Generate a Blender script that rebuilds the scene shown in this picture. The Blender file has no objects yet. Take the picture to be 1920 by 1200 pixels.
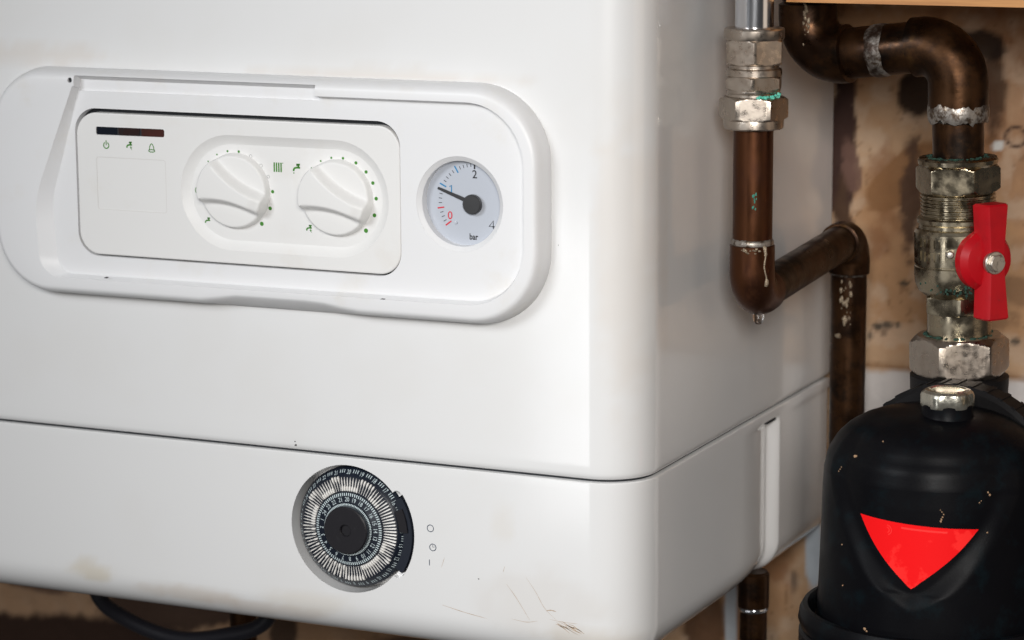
import bpy, bmesh, math, random
import numpy as np
from math import sin, cos, pi, radians, atan2, hypot, sqrt
from mathutils import Vector, Matrix

sc = bpy.context.scene
COL = sc.collection
S = 0.001                       # everything below is written in millimetres

# ------------------------------------------------------------------ camera
TH, PT, RL, FPX = radians(25.0), math.atan(940 / 5165.0), 0.006, 5165.0
fw = Vector((-sin(TH) * cos(PT), cos(TH) * cos(PT), -sin(PT)))
rt = Vector((cos(TH), sin(TH), 0.0))
up = rt.cross(fw)
rt2 = cos(RL) * rt - sin(RL) * up
up2 = sin(RL) * rt + cos(RL) * up
cam_d = bpy.data.cameras.new('camera')
cam = bpy.data.objects.new('camera', cam_d)
COL.objects.link(cam)
m = Matrix((rt2, up2, -fw)).transposed().to_4x4()
m.translation = Vector((0.5464, -1.3298, 0.3524))
cam.matrix_world = m
cam_d.sensor_width = 36.0
cam_d.lens = FPX / 1920.0 * 36.0
cam_d.clip_start, cam_d.clip_end = 0.05, 50.0
cam_d.dof.use_dof = True
cam_d.dof.focus_distance = 1.505
cam_d.dof.aperture_fstop = 9.5
cam_d.dof.aperture_blades = 7
sc.camera = cam

# ------------------------------------------------------------------ light
sc.view_settings.view_transform = 'Standard'
sc.view_settings.look = 'None'
sc.view_settings.exposure = 0.0
sc.view_settings.gamma = 1.0
world = bpy.data.worlds.new('World')
sc.world = world
world.use_nodes = True
bg = world.node_tree.nodes['Background']
bg.inputs[0].default_value = (1.0, 0.95, 0.92, 1)
bg.inputs[1].default_value = 0.05


def area(name, loc, target, sx, sy, power, color):
    d = bpy.data.lights.new(name, 'AREA')
    d.shape = 'RECTANGLE'; d.size = sx; d.size_y = sy
    d.energy = power; d.color = color
    o = bpy.data.objects.new(name, d); COL.objects.link(o)
    o.location = loc
    o.rotation_euler = (Vector(target) - Vector(loc)).to_track_quat('-Z', 'Y').to_euler()
    return o


win = area('window_light', (-0.62, -1.15, 0.62), (0.0, 0, 0.0), 0.50, 0.4, 1.85, (0.93, 0.965, 1.0))
win.data.spread = radians(80)
fill = area('room_light', (0.74, -1.62, 0.62), (0.14, 0.05, 0.04), 0.55, 0.45, 2.65, (1.0, 0.975, 0.94))
fill.data.spread = radians(52)
area('side_light', (1.7, 0.0, 0.30), (0.05, 0.15, 0.05), 0.8, 0.9, 1.6, (1.0, 0.80, 0.62))
area('doorway_light', (-0.945, -2.5, -0.48), (0, 0, 0.05), 0.45, 0.45, 2.2, (0.97, 0.98, 1.0))

# ------------------------------------------------------------------ noise
_rs = np.random.RandomState(7)
_TAB = _rs.rand(256, 256)


def vnoise(x, y):
    xi, yi = np.floor(x).astype(int), np.floor(y).astype(int)
    xf, yf = x - xi, y - yi
    u, v = xf * xf * (3 - 2 * xf), yf * yf * (3 - 2 * yf)
    t = lambda i, j: _TAB[(xi + i) % 256, (yi + j) % 256]
    return (t(0, 0) * (1 - u) + t(1, 0) * u) * (1 - v) + (t(0, 1) * (1 - u) + t(1, 1) * u) * v


def fbm(x, y, o=4):
    a, s, n = 0.5, 0.0, 0.0
    for k in range(o):
        s = s + a * vnoise(x * 2 ** k + 17.3 * k, y * 2 ** k + 5.1 * k); n += a; a *= 0.55
    return s / n


def sstep(a, b, x):
    t = np.clip((x - a) / (b - a), 0, 1)
    return t * t * (3 - 2 * t)


# ------------------------------------------------------------------ materials
def mat(name, color, rough=0.5, metal=0.0, coat=0.0, spec=0.5, vary=None, bump=None, rvary=None, attr=False, trans=0.0, scale3=None, ior=None):
    """vary=(colour2, scale, lo, hi) mixes a second colour by noise; bump=(scale, strength_m); rvary=(scale, amount)."""
    M = bpy.data.materials.new(name); M.use_nodes = True
    nt = M.node_tree; N = nt.nodes; L = nt.links
    b = N['Principled BSDF']
    b.inputs['Base Color'].default_value = (*color, 1)
    b.inputs['Roughness'].default_value = rough
    b.inputs['Metallic'].default_value = metal
    b.inputs['Coat Weight'].default_value = coat
    b.inputs['Coat Roughness'].default_value = 0.08
    b.inputs['Specular IOR Level'].default_value = spec
    b.inputs['Transmission Weight'].default_value = trans
    if ior: b.inputs['IOR'].default_value = ior
    tc = N.new('ShaderNodeTexCoord')
    mp = N.new('ShaderNodeMapping')
    if scale3: mp.inputs['Scale'].default_value = scale3
    L.new(tc.outputs['Object'], mp.inputs['Vector'])
    cur = None
    if attr:
        a = N.new('ShaderNodeVertexColor'); a.layer_name = 'Col'; cur = a.outputs['Color']
    for v in (vary or []):
        c2, scl, lo, hi = v
        n = N.new('ShaderNodeTexNoise'); n.inputs['Scale'].default_value = scl
        n.inputs['Detail'].default_value = 6; n.inputs['Roughness'].default_value = 0.65
        L.new(mp.outputs[0], n.inputs['Vector'])
        r = N.new('ShaderNodeMapRange'); r.inputs[1].default_value = lo; r.inputs[2].default_value = hi
        r.interpolation_type = 'SMOOTHSTEP'
        L.new(n.outputs['Fac'], r.inputs[0])
        mx = N.new('ShaderNodeMix'); mx.data_type = 'RGBA'
        L.new(r.outputs[0], mx.inputs['Factor'])
        if cur is None: mx.inputs['A'].default_value = (*color, 1)
        else: L.new(cur, mx.inputs['A'])
        mx.inputs['B'].default_value = (*c2, 1)
        cur = mx.outputs['Result']
    if cur is not None: L.new(cur, b.inputs['Base Color'])
    if rvary:
        n = N.new('ShaderNodeTexNoise'); n.inputs['Scale'].default_value = rvary[0]; n.inputs['Detail'].default_value = 5
        L.new(mp.outputs[0], n.inputs['Vector'])
        r = N.new('ShaderNodeMapRange'); r.inputs[1].default_value = 0.3; r.inputs[2].default_value = 0.7
        r.inputs[3].default_value = max(0.02, rough - rvary[1]); r.inputs[4].default_value = min(1, rough + rvary[1])
        L.new(n.outputs['Fac'], r.inputs[0]); L.new(r.outputs[0], b.inputs['Roughness'])
    if bump:
        n = N.new('ShaderNodeTexNoise'); n.inputs['Scale'].default_value = bump[0]; n.inputs['Detail'].default_value = 5
        L.new(mp.outputs[0], n.inputs['Vector'])
        bp = N.new('ShaderNodeBump'); bp.inputs['Strength'].default_value = 1.0; bp.inputs['Distance'].default_value = bump[1]
        L.new(n.outputs['Fac'], bp.inputs['Height']); L.new(bp.outputs[0], b.inputs['Normal'])
        if coat: L.new(bp.outputs[0], b.inputs['Coat Normal'])
    return M


M = {}
M['enamel'] = mat('white_enamel', (.8, .8, .8), rough=.30, coat=1.0, attr=True, bump=(900, 1.2e-5), rvary=(30, .02))
M['plastic'] = mat('white_plastic', (.79, .79, .80), rough=.42, vary=[((.75, .73, .70), 22, .52, .80)], bump=(2600, 8e-6))
M['module'] = mat('ivory_plastic', (.79, .783, .772), rough=.45, vary=[((.75, .725, .69), 25, .5, .8)], bump=(2600, 1e-5))
M['knob'] = mat('knob_plastic', (.80, .793, .78), rough=.5, bump=(2000, 8e-6))
M['gap'] = mat('dark_gap', (.012, .014, .018), rough=.7)
M['ink_green'] = mat('green_ink', (.04, .20, .015), rough=.6, vary=[((.07, .28, .025), 900, .4, .7)])
M['ink_grey'] = mat('grey_ink', (.32, .33, .32), rough=.6)
M['ink_navy'] = mat('navy_ink', (.02, .04, .08), rough=.6)
M['ink_black'] = mat('black_ink', (.015, .015, .018), rough=.6)
M['ink_red'] = mat('red_ink', (.62, .03, .05), rough=.6)
M['ink_blue'] = mat('blue_ink', (.02, .22, .45), rough=.6)
M['lens_navy'] = mat('smoked_navy_lens', (.007, .010, .017), rough=.18, coat=.3)
M['lens_brown'] = mat('smoked_brown_lens', (.026, .012, .011), rough=.22, coat=.3, vary=[((.02, .015, .015), 300, .45, .6)])
M['lens_red'] = mat('smoked_red_lens', (.06, .018, .014), rough=.22, coat=.3, vary=[((.05, .018, .014), 300, .45, .6)])
M['dial_face'] = mat('gauge_face', (.49, .52, .58), rough=.35, coat=.5)
M['hub'] = mat('grey_black_plastic', (.035, .035, .037), rough=.4, bump=(3000, 1e-5))
M['timer_black'] = mat('timer_black', (.010, .014, .024), rough=.30, coat=.2)
M['timer_hub'] = mat('timer_hub_black', (.008, .007, .010), rough=.45, vary=[((.016, .015, .018), 260, .55, .75)])
M['timer_print'] = mat('timer_print', (.62, .72, .74), rough=.6)
M['tappet'] = mat('tappet_white', (.86, .84, .80), rough=.5)
M['copper'] = mat('aged_copper', (.085, .031, .012), rough=.38, metal=.85,
                  vary=[((.070, .026, .014), 60, .42, .62), ((.24, .095, .042), 34, .55, .74), ((.02, .012, .010), 34, .60, .74)],
                  bump=(420, 6e-5), rvary=(90, .14), scale3=(1, 1, .45))
M['copper_dark'] = mat('tarnished_copper', (.055, .024, .009), rough=.38, metal=.85,
                       vary=[((.026, .012, .006), 42, .44, .60), ((.15, .075, .020), 30, .58, .76), ((.010, .006, .004), 24, .52, .66)],
                       bump=(350, 8e-5), rvary=(70, .16))
M['solder'] = mat('tin_solder', (.32, .29, .26), rough=.42, metal=.7,
                  vary=[((.09, .06, .04), 240, .45, .62), ((.55, .44, .30), 160, .62, .8), ((.030, .016, .010), 38, .47, .60)], bump=(700, 1.5e-4), rvary=(300, .15))
M['flux'] = mat('flux_residue', (.34, .27, .19), rough=.5, metal=.3, vary=[((.12, .08, .05), 300, .45, .65)], bump=(900, 1.5e-4))
M['nickel'] = mat('nickel_brass', (.50, .44, .38), rough=.34, metal=1.0,
                  vary=[((.38, .315, .26), 24, .42, .70), ((.12, .08, .055), 90, .70, .80)],
                  bump=(1500, 4e-5), rvary=(260, .12))
M['valve_metal'] = mat('stained_nickel', (.40, .345, .25), rough=.26, metal=1.0,
                       vary=[((.20, .155, .10), 18, .46, .70), ((.05, .065, .045), 40, .66, .76), ((.58, .54, .48), 30, .64, .8)],
                       bump=(500, 6e-5), rvary=(140, .14))
M['chrome'] = mat('chrome', (.74, .76, .80), rough=.16, metal=1.0, rvary=(200, .05), bump=(300, 1.5e-5), scale3=(1, 1, .05))
M['bolt'] = mat('steel', (.62, .58, .52), rough=.42, metal=1.0, vary=[((.25, .22, .18), 250, .5, .7)], bump=(900, 3e-5))
M['verdigris'] = mat('verdigris', (.10, .52, .40), rough=.9, vary=[((.22, .66, .52), 600, .45, .65)], bump=(1200, 3e-4))
M['green_dark'] = mat('dark_verdigris', (.012, .045, .032), rough=.85, vary=[((.05, .12, .08), 400, .5, .7)], bump=(900, 3e-4))
M['red'] = mat('red_handle', (.40, .003, .008), rough=.40, spec=.3, vary=[((.34, .003, .008), 60, .45, .7), ((.10, .02, .02), 240, .68, .74)], bump=(1200, 2.5e-5))
M['black'] = mat('black_plastic', (.0035, .0035, .0045), rough=.40, spec=.07, vary=[((.004, .007, .009), 60, .5, .7), ((.12, .10, .07), 420, .75, .78)],
                 bump=(1100, 4e-5), rvary=(40, .08))
M['black_matt'] = mat('black_matt_plastic', (.005, .0045, .005), rough=.55, spec=.2, vary=[((.10, .085, .06), 300, .70, .75)], bump=(700, 8e-5))
M['label'] = mat('red_label', (.86, .006, .008), rough=.55, vary=[((.96, .022, .020), 28, .50, .54)], bump=(1500, 1.5e-5), spec=.12)
M['label_emboss'] = mat('embossed_red', (.98, .04, .036), rough=.5, spec=.15)
M['plug'] = mat('bleed_cap_metal', (.60, .58, .50), rough=.22, metal=.9, vary=[((.30, .27, .20), 120, .5, .65)], bump=(260, 2.5e-4), rvary=(200, .12))
M['wall'] = mat('old_plaster', (.5, .4, .3), rough=.88, attr=True, bump=(240, 3e-4), spec=.2)
M['wood'] = mat('orange_wood', (.56, .27, .09), rough=.5, vary=[((.38, .16, .05), 60, .4, .7)], scale3=(.15, 1, 2), bump=(300, 5e-5))
M['cable'] = mat('black_rubber', (.012, .012, .018), rough=.45)
M['dirt'] = mat('brown_scratch', (.40, .28, .18), rough=.7, vary=[((.58, .45, .34), 500, .4, .7)])
M['speck'] = mat('dark_speck', (.05, .045, .045), rough=.8)
M['crumb'] = mat('pale_crumb', (.34, .21, .12), rough=.8)
M['water'] = mat('water', (1, 1, 1), rough=.02, trans=1.0, ior=1.33)
M['gauge_glass'] = mat('gauge_glass', (1, 1, 1), rough=.0, trans=1.0, ior=1.1)


# ------------------------------------------------------------------ object helpers
def tag(o, label=None, cat=None, group=None, kind=None):
    if label: o['label'] = label
    if cat: o['category'] = cat
    if group: o['group'] = group
    if kind: o['kind'] = kind
    return o


def thing(name, loc, label, cat, group=None):
    o = bpy.data.objects.new(name, None)
    o.empty_display_size = 0.02
    COL.objects.link(o)
    o.location = Vector(loc) * S
    return tag(o, label, cat, group)


def world_loc(o):
    v = Vector((0, 0, 0))
    while o is not None:
        v += o.location; o = o.parent
    return v


def obj(name, V, F, material, parent=None, smooth=35, colors=None):
    """V in world millimetres -> one mesh object, under parent if given"""
    off = world_loc(parent) if parent else Vector((0, 0, 0))
    A = np.asarray(V, dtype=float).reshape(-1, 3) * S - np.array(off)
    me = bpy.data.meshes.new(name)
    me.from_pydata(A.tolist(), [], [tuple(int(i) for i in f) for f in F])
    me.materials.append(material)
    if smooth:
        me.polygons.foreach_set('use_smooth', [True] * len(me.polygons))
        me.set_sharp_from_angle(angle=radians(smooth))
    if colors is not None:
        ca = me.color_attributes.new('Col', 'FLOAT_COLOR', 'POINT')
        c4 = np.ones((len(A), 4)); c4[:, :3] = colors
        ca.data.foreach_set('color', c4.ravel())
    me.update()
    o = bpy.data.objects.new(name, me)
    COL.objects.link(o)
    if parent: o.parent = parent
    return o


def clean(o):
    bm = bmesh.new(); bm.from_mesh(o.data)
    bmesh.ops.recalc_face_normals(bm, faces=bm.faces)
    bm.to_mesh(o.data); bm.free()


def cut(o, cutters, smooth=35):
    """subtract closed meshes (given as objects) from o, then drop them"""
    for c in cutters: clean(c)
    clean(o)
    for c in cutters:
        md = o.modifiers.new('cut', 'BOOLEAN'); md.object = c; md.operation = 'DIFFERENCE'; md.solver = 'EXACT'
    dg = bpy.context.evaluated_depsgraph_get(); dg.update()
    me = bpy.data.meshes.new_from_object(o.evaluated_get(dg), depsgraph=dg)
    o.modifiers.clear()
    o.data = me
    me.polygons.foreach_set('use_smooth', [True] * len(me.polygons))
    me.set_sharp_from_angle(angle=radians(smooth))
    for c in cutters: bpy.data.objects.remove(c)
    return o


class MB:
    """collects shapes into one vertex / face list"""
    def __init__(s): s.V, s.F = [], []

    def add(s, V, F):
        n = len(s.V); s.V += [tuple(v) for v in V]; s.F += [tuple(i + n for i in f) for f in F]; return s

    def obj(s, name, material, parent=None, smooth=35, **k): return obj(name, s.V, s.F, material, parent, smooth, **k)


def rings(R, close0=True, close1=True, flip=False):
    """skin a list of equal-length closed rings"""
    n = len(R[0]); V = [p for r in R for p in r]; F = []
    for k in range(len(R) - 1):
        a, b = k * n, (k + 1) * n
        for i in range(n):
            j = (i + 1) % n
            F.append((a + i, a + j, b + j, b + i))
    if close0: F.append(tuple(range(n - 1, -1, -1)))
    if close1: F.append(tuple((len(R) - 1) * n + i for i in range(n)))
    if flip: F = [tuple(reversed(f)) for f in F]
    return V, F


def frame(d):
    d = Vector(d).normalized()
    a = Vector((0, 0, 1)) if abs(d.z) < .9 else Vector((1, 0, 0))
    u = d.cross(a).normalized(); v = d.cross(u).normalized()
    return u, -v, d


def lathe(prof, origin, axis=(0, 0, 1), n=64, close0=True, close1=True, shape=None, u=None):
    """prof: (r, h) pairs along axis"""
    o = Vector(origin); d = Vector(axis).normalized()
    if abs(d.z) > .999: uu, vv = Vector((1, 0, 0)), Vector((0, 1, 0)) * (1 if d.z > 0 else -1)
    else: uu, vv, _ = frame(d)
    R = []
    for r, h in prof:
        ring = []
        for i in range(n):
            t = 2 * pi * i / n
            q = r if shape is None else shape(r, h, t)
            ring.append(tuple(o + d * h + (uu * cos(t) + vv * sin(t)) * q))
        R.append(ring)
    return rings(R, close0, close1)


def tube(path, rad, n=32, caps=True):
    """sweep; rad = number or list"""
    P = [Vector(p) for p in path]
    rad = rad if isinstance(rad, (list, tuple)) else [rad] * len(P)
    T = []
    for i in range(len(P)):
        a = P[max(i - 1, 0)]; b = P[min(i + 1, len(P) - 1)]
        T.append((b - a).normalized())
    u, v, _ = frame(T[0])
    R = []
    for i, p in enumerate(P):
        if i:
            q = T[i - 1].rotation_difference(T[i]); u = q @ u; v = q @ v
        R.append([tuple(p + (u * cos(2 * pi * k / n) + v * sin(2 * pi * k / n)) * rad[i]) for k in range(n)])
    return rings(R, caps, caps)


def arc_path(a, b, c, r, n=10):
    """a -> corner b -> c with the corner rounded"""
    a, b, c = Vector(a), Vector(b), Vector(c)
    d1, d2 = (a - b).normalized(), (c - b).normalized()
    ang = d1.angle(d2); t = r / math.tan(ang / 2)
    cen = b + (d1 + d2).normalized() * (r / sin(ang / 2))
    s, e = b + d1 * t - cen, b + d2 * t - cen
    tot = s.angle(e); ax = s.cross(e).normalized()
    return [cen + Matrix.Rotation(tot * k / n, 3, ax) @ s for k in range(n + 1)]


def box(x0, x1, y0, y1, z0, z1):
    V = [(x, y, z) for x in (x0, x1) for y in (y0, y1) for z in (z0, z1)]
    return V, [(0, 1, 3, 2), (4, 6, 7, 5), (0, 4, 5, 1), (2, 3, 7, 6), (0, 2, 6, 4), (1, 5, 7, 3)]


def hexshape(corner, cham0=None, cham1=None, rot=0):
    """radius function: hexagon with across-corners radius; chamfers are (h_edge, h_full, r_edge)"""
    ap = corner * cos(pi / 6)

    def f(r, h, t):
        a = (t - rot + pi / 6) % (pi / 3) - pi / 6       # corner at a = 0
        a2 = (t - rot) % (pi / 3) - pi / 6
        rh = ap / cos(a2)
        return min(rh, r)
    return f


def hexnut(origin, corner, h0, h1, rot, ch=2.0, n=96, r_edge=None, axis=(0, 0, 1)):
    ap = corner * cos(pi / 6); re = r_edge or ap * .985
    prof = []
    K = 5
    for k in range(K + 1):
        t = k / K; prof.append((re + (corner + .3 - re) * t, h0 + ch * t))
    for k in range(K + 1):
        t = 1 - k / K; prof.append((re + (corner + .3 - re) * t, h1 - ch * t))
    return lathe(prof, origin, axis, n, shape=hexshape(corner, rot=rot))


# ---- polygons on the front (x, z) plane
def offset_poly(P, ds):
    """inward offset of a ccw convex polygon; ds number or per-edge list (edge i: P[i]->P[i+1])"""
    n = len(P); ds = ds if isinstance(ds, (list, tuple)) else [ds] * n
    L = []
    for i in range(n):
        a, b = P[i], P[(i + 1) % n]
        dx, dz = b[0] - a[0], b[1] - a[1]; l = hypot(dx, dz)
        nx, nz = -dz / l, dx / l
        L.append((nx, nz, nx * (a[0]) + nz * (a[1]) + ds[i]))
    out = []
    for i in range(n):
        a, b = L[i - 1], L[i]
        det = a[0] * b[1] - a[1] * b[0]
        out.append(((a[2] * b[1] - a[1] * b[2]) / det, (a[0] * b[2] - a[2] * b[0]) / det))
    return out


def roundpoly(P, R, nc=14, ne=10):
    """ccw polygon with rounded corners -> point list of constant count"""
    n = len(P); tg = []
    for i in range(n):
        p, a, b = Vector(P[i]), Vector(P[i - 1]), Vector(P[(i + 1) % n])
        d1, d2 = (a - p).normalized(), (b - p).normalized()
        ang = d1.angle(d2); r = max(R[i], .05)
        t = r / math.tan(ang / 2); cen = p + (d1 + d2).normalized() * (r / sin(ang / 2))
        s, e = p + d1 * t, p + d2 * t
        a0 = atan2(s.y - cen.y, s.x - cen.x); a1 = atan2(e.y - cen.y, e.x - cen.x)
        da = (a1 - a0 + pi) % (2 * pi) - pi
        tg.append([(cen.x + r * cos(a0 + da * k / nc), cen.y + r * sin(a0 + da * k / nc)) for k in range(nc + 1)])
    out = []
    for i in range(n):
        out += tg[i]
        e, s = tg[i][-1], tg[(i + 1) % n][0]
        for k in range(1, ne): out.append((e[0] + (s[0] - e[0]) * k / ne, e[1] + (s[1] - e[1]) * k / ne))
    return out


def atY(P, y): return [(p[0], y, p[1]) for p in P]


def stadium(x0, x1, z0, z1, inset=0, n=28, ne=6):
    x0 += inset; x1 -= inset; z0 += inset; z1 -= inset
    r = (z1 - z0) / 2
    return roundpoly([(x0, z0), (x1, z0), (x1, z1), (x0, z1)], [r * .999] * 4, 12, ne)


def circle(cx, cz, r, n=64): return [(cx + r * cos(2 * pi * i / n), cz + r * sin(2 * pi * i / n)) for i in range(n)]


def ribbon(mb, pts, w, y, closed=False, t=.12):
    """flat printed stroke in the xz plane at depth y, t thick"""
    n = len(pts)
    w = w if isinstance(w, (list, tuple)) else [w] * n
    Lf, Rt = [], []
    for i in range(n):
        a = pts[(i - 1) % n] if closed else pts[max(i - 1, 0)]
        b = pts[(i + 1) % n] if closed else pts[min(i + 1, n - 1)]
        dx, dz = b[0] - a[0], b[1] - a[1]; l = hypot(dx, dz) or 1
        nx, nz = -dz / l * w[i] / 2, dx / l * w[i] / 2
        Lf.append((pts[i][0] + nx, y, pts[i][1] + nz)); Rt.append((pts[i][0] - nx, y, pts[i][1] - nz))
    F = []
    m_ = n if closed else n - 1
    for i in range(m_):
        j = (i + 1) % n; F.append((i, j, n + j, n + i))
    mb.add(Lf + Rt, F)


def disc(mb, cx, cz, r, y, n=20):
    mb.add([(cx + r * cos(2 * pi * i / n), y, cz + r * sin(2 * pi * i / n)) for i in range(n)], [tuple(range(n))])


def text(mb, s, cx, cz, h, y, rot=0, bold=0.0, sx=1.0):
    """flat lettering from the built-in font, centred at (cx, cz)"""
    cu = bpy.data.curves.new('t', 'FONT'); cu.body = s; cu.size = 1.0; cu.align_x = 'CENTER'; cu.align_y = 'CENTER'
    cu.resolution_u = 3; cu.offset = bold + .005
    o = bpy.data.objects.new('t', cu); COL.objects.link(o)
    dg = bpy.context.evaluated_depsgraph_get(); dg.update()
    me = o.evaluated_get(dg).to_mesh()
    vs = [v.co.copy() for v in me.vertices]; fs = [tuple(p.vertices) for p in me.polygons]
    o.evaluated_get(dg).to_mesh_clear()
    bpy.data.objects.remove(o); bpy.data.curves.remove(cu)
    xs = [v.x for v in vs]; ys = [v.y for v in vs]
    mx, my = (min(xs) + max(xs)) / 2, (min(ys) + max(ys)) / 2
    k = h / .70
    V = []
    for v in vs:
        a, b = (v.x - mx) * k * sx, (v.y - my) * k
        V.append((cx + a * cos(rot) - b * sin(rot), y, cz + a * sin(rot) + b * cos(rot)))
    mb.add(V, fs)


# ================================================================== THE WALL
def lerp(a, b, t): return a * (1 - t)[..., None] + np.array(b) * t[..., None]


def build_wall():
    x = np.arange(-760, 300.1, 2.0); z = np.arange(-330, 330.1, 2.0)
    X, Z = np.meshgrid(x, z, indexing='ij')
    n1 = fbm(X / 60, Z / 60, 5); n2 = fbm(X / 14 + 40, Z / 14, 4); n3 = fbm(X / 5 + 9, Z / 5 + 80, 3)
    c = np.zeros(X.shape + (3,)) + np.array((.47, .305, .185))
    c = lerp(c, (.42, .235, .12), sstep(.42, .60, n1) * .85)
    c = lerp(c, (.33, .19, .11), sstep(.35, .75, (X - 75) / 90 + (Z - 60) / 300 + (n2 - .5) * .9) * .75)     # rusty upper right
    c = lerp(c, (.54, .40, .29), sstep(.46, .70, n2) * .55)
    c = lerp(c, (.26, .12, .055), sstep(.58, .74, fbm(X / 30 + 13, Z / 44 + 3, 5)) * .7)
    c = lerp(c, (.15, .08, .04), sstep(.72, .78, n3) * .4)
    low = sstep(-3, 3, 6 - Z + (n2 - .5) * 6) * sstep(8, 20, X + (n2 - .5) * 8)
    c = lerp(c, (.60, .56, .54), low)                                                   # painted lower band
    c = lerp(c, (.22, .11, .05), np.exp(-((Z - 7.5 + (n2 - .5) * 4) / 1.8) ** 2) * (X > 15) * .7)

    def blob(cx, cz, rx, rz, ang, soft, amp, col, k=1.0):
        nonlocal c
        a = radians(ang); dx, dz = X - cx, Z - cz
        u = (dx * cos(a) + dz * sin(a)) / rx; v = (-dx * sin(a) + dz * cos(a)) / rz
        d = np.sqrt(u * u + v * v) + (n2 - .5) * amp + (n3 - .5) * amp * .4
        c = lerp(c, col, sstep(1 + soft, 1 - soft, d) * k)
    blob(4, 150, 9, 60, 0, .12, .7, (.045, .022, .02), .97)      # dark ragged strip beside the boiler
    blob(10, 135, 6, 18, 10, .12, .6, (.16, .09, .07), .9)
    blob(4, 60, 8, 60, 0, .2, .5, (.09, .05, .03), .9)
    blob(44, 130, 30, 13, 42, .10, .35, (.27, .135, .06), .9)     # shadow of the elbow pipe, painted in as a brown leaf shape
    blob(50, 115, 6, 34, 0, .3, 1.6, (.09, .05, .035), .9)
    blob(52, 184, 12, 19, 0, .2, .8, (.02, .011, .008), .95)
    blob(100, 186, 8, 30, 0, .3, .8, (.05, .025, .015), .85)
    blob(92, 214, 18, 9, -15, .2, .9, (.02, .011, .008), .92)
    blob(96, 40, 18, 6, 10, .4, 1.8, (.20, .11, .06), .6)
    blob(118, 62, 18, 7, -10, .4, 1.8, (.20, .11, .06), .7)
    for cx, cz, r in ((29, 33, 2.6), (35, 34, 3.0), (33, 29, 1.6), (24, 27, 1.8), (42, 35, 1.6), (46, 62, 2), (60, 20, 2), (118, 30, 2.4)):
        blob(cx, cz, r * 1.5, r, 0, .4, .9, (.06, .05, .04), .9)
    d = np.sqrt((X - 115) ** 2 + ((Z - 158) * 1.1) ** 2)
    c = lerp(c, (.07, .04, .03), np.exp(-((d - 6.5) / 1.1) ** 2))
    blob(104, 152, 4, 3, 30, .25, .6, (.62, .62, .60), .9)
    # below the boiler
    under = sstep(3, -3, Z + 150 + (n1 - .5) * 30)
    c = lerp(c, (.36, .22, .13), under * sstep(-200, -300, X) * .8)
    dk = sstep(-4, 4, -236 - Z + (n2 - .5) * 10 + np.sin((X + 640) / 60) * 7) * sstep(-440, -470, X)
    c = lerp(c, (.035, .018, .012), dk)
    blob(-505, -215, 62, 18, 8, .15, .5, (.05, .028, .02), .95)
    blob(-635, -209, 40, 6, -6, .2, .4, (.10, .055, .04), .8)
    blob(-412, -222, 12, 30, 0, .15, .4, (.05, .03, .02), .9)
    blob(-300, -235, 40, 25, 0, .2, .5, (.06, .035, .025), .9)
    blob(-88, -178, 15, 34, 0, .2, .8, (.11, .055, .03), .9)
    blob(-69, -165, 4.5, 40, 0, .2, .2, (.50, .54, .58), .95)
    blob(-11, -118, 6, 26, 0, .2, .3, (.50, .56, .62), .95)
    blob(-25, -140, 3, 7, 0, .4, .9, (.12, .08, .06), .7)
    Y = 330 + (n2 - .5) * 3.0 + (n1 - .5) * 5 + (n3 - .5) * .8
    nx, nz = X.shape
    V = np.stack([X, Y, Z], -1).reshape(-1, 3)
    I = np.arange(nx * nz).reshape(nx, nz)
    F = np.stack([I[:-1, :-1], I[1:, :-1], I[1:, 1:], I[:-1, 1:]], -1).reshape(-1, 4)
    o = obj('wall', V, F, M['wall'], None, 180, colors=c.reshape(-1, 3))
    tag(o, kind='structure')
    return o


build_wall()

# ================================================================== THE BOILER
boiler = thing('boiler', (-210, 160, -107), 'white enamelled wall boiler with rounded corners, control panel and timer dial', 'boiler')

W0, DEPTH = -470.0, 322.0


def plan(y_off=0.0, r=30.0, inset=0.0, groove=None, n_front=90):
    """plan outline (x, y) of the case from the back left round to the back right"""
    P = []
    P.append((W0 + inset, DEPTH)); P.append((W0 + inset, 150.0))
    ri = max(r - inset, 1.0)
    cx, cy = W0 + r, r
    for k in range(13):
        a = pi + (pi / 2) * k / 12
        P.append((cx + ri * cos(a), cy + ri * sin(a)))
    x0, x1 = W0 + r, -r
    for k in range(1, n_front): P.append((x0 + (x1 - x0) * k / n_front, inset))
    for k in range(17):
        a = -pi / 2 + (pi / 2) * k / 16
        P.append((-r + ri * cos(a), r + ri * sin(a)))
    for k in range(1, 60): P.append((-inset, r + (DEPTH - r) * k / 59))
    return P


def smudge(x, y, z):
    """dirt on the enamel: wear and yellowing that belong to the paint"""
    base = np.zeros((len(x), 3)) + np.array((.80, .80, .80))
    u = np.where(y < 31, x, y)
    n1 = fbm(u / 45 + 3, z / 45, 4); n2 = fbm(u / 9 + 60, z / 9 + 7, 4)
    base = lerp(base, (.77, .76, .745), sstep(.5, .8, n1) * .35)

    def sm(cx, cz, rx, rz, col, k):
        nonlocal base
        d = ((x - cx) / rx) ** 2 + ((z - cz) / rz) ** 2 + (n2 - .5) * 1.4
        base = lerp(base, col, sstep(1.3, .1, d) * k * (y < 40))
    sm(-352, -86, 16, 7, (.64, .56, .42), .55)
    sm(-285, -93, 40, 6, (.62, .54, .46), .5)
    sm(-235, -96, 45, 5, (.62, .54, .47), .45)
    sm(-205, -88, 30, 8, (.70, .64, .55), .4)
    sm(-60, -72, 45, 22, (.72, .69, .66), .45)
    sm(-80, -30, 8, 14, (.74, .70, .64), .4)
    sm(-30, -90, 30, 8, (.66, .60, .52), .5)
    sm(-12, 120, 16, 90, (.76, .71, .66), .5)
    sm(-380, 220, 60, 7, (.72, .66, .60), .5)
    sm(-150, 216, 90, 4, (.70, .64, .58), .5)
    return base


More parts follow.
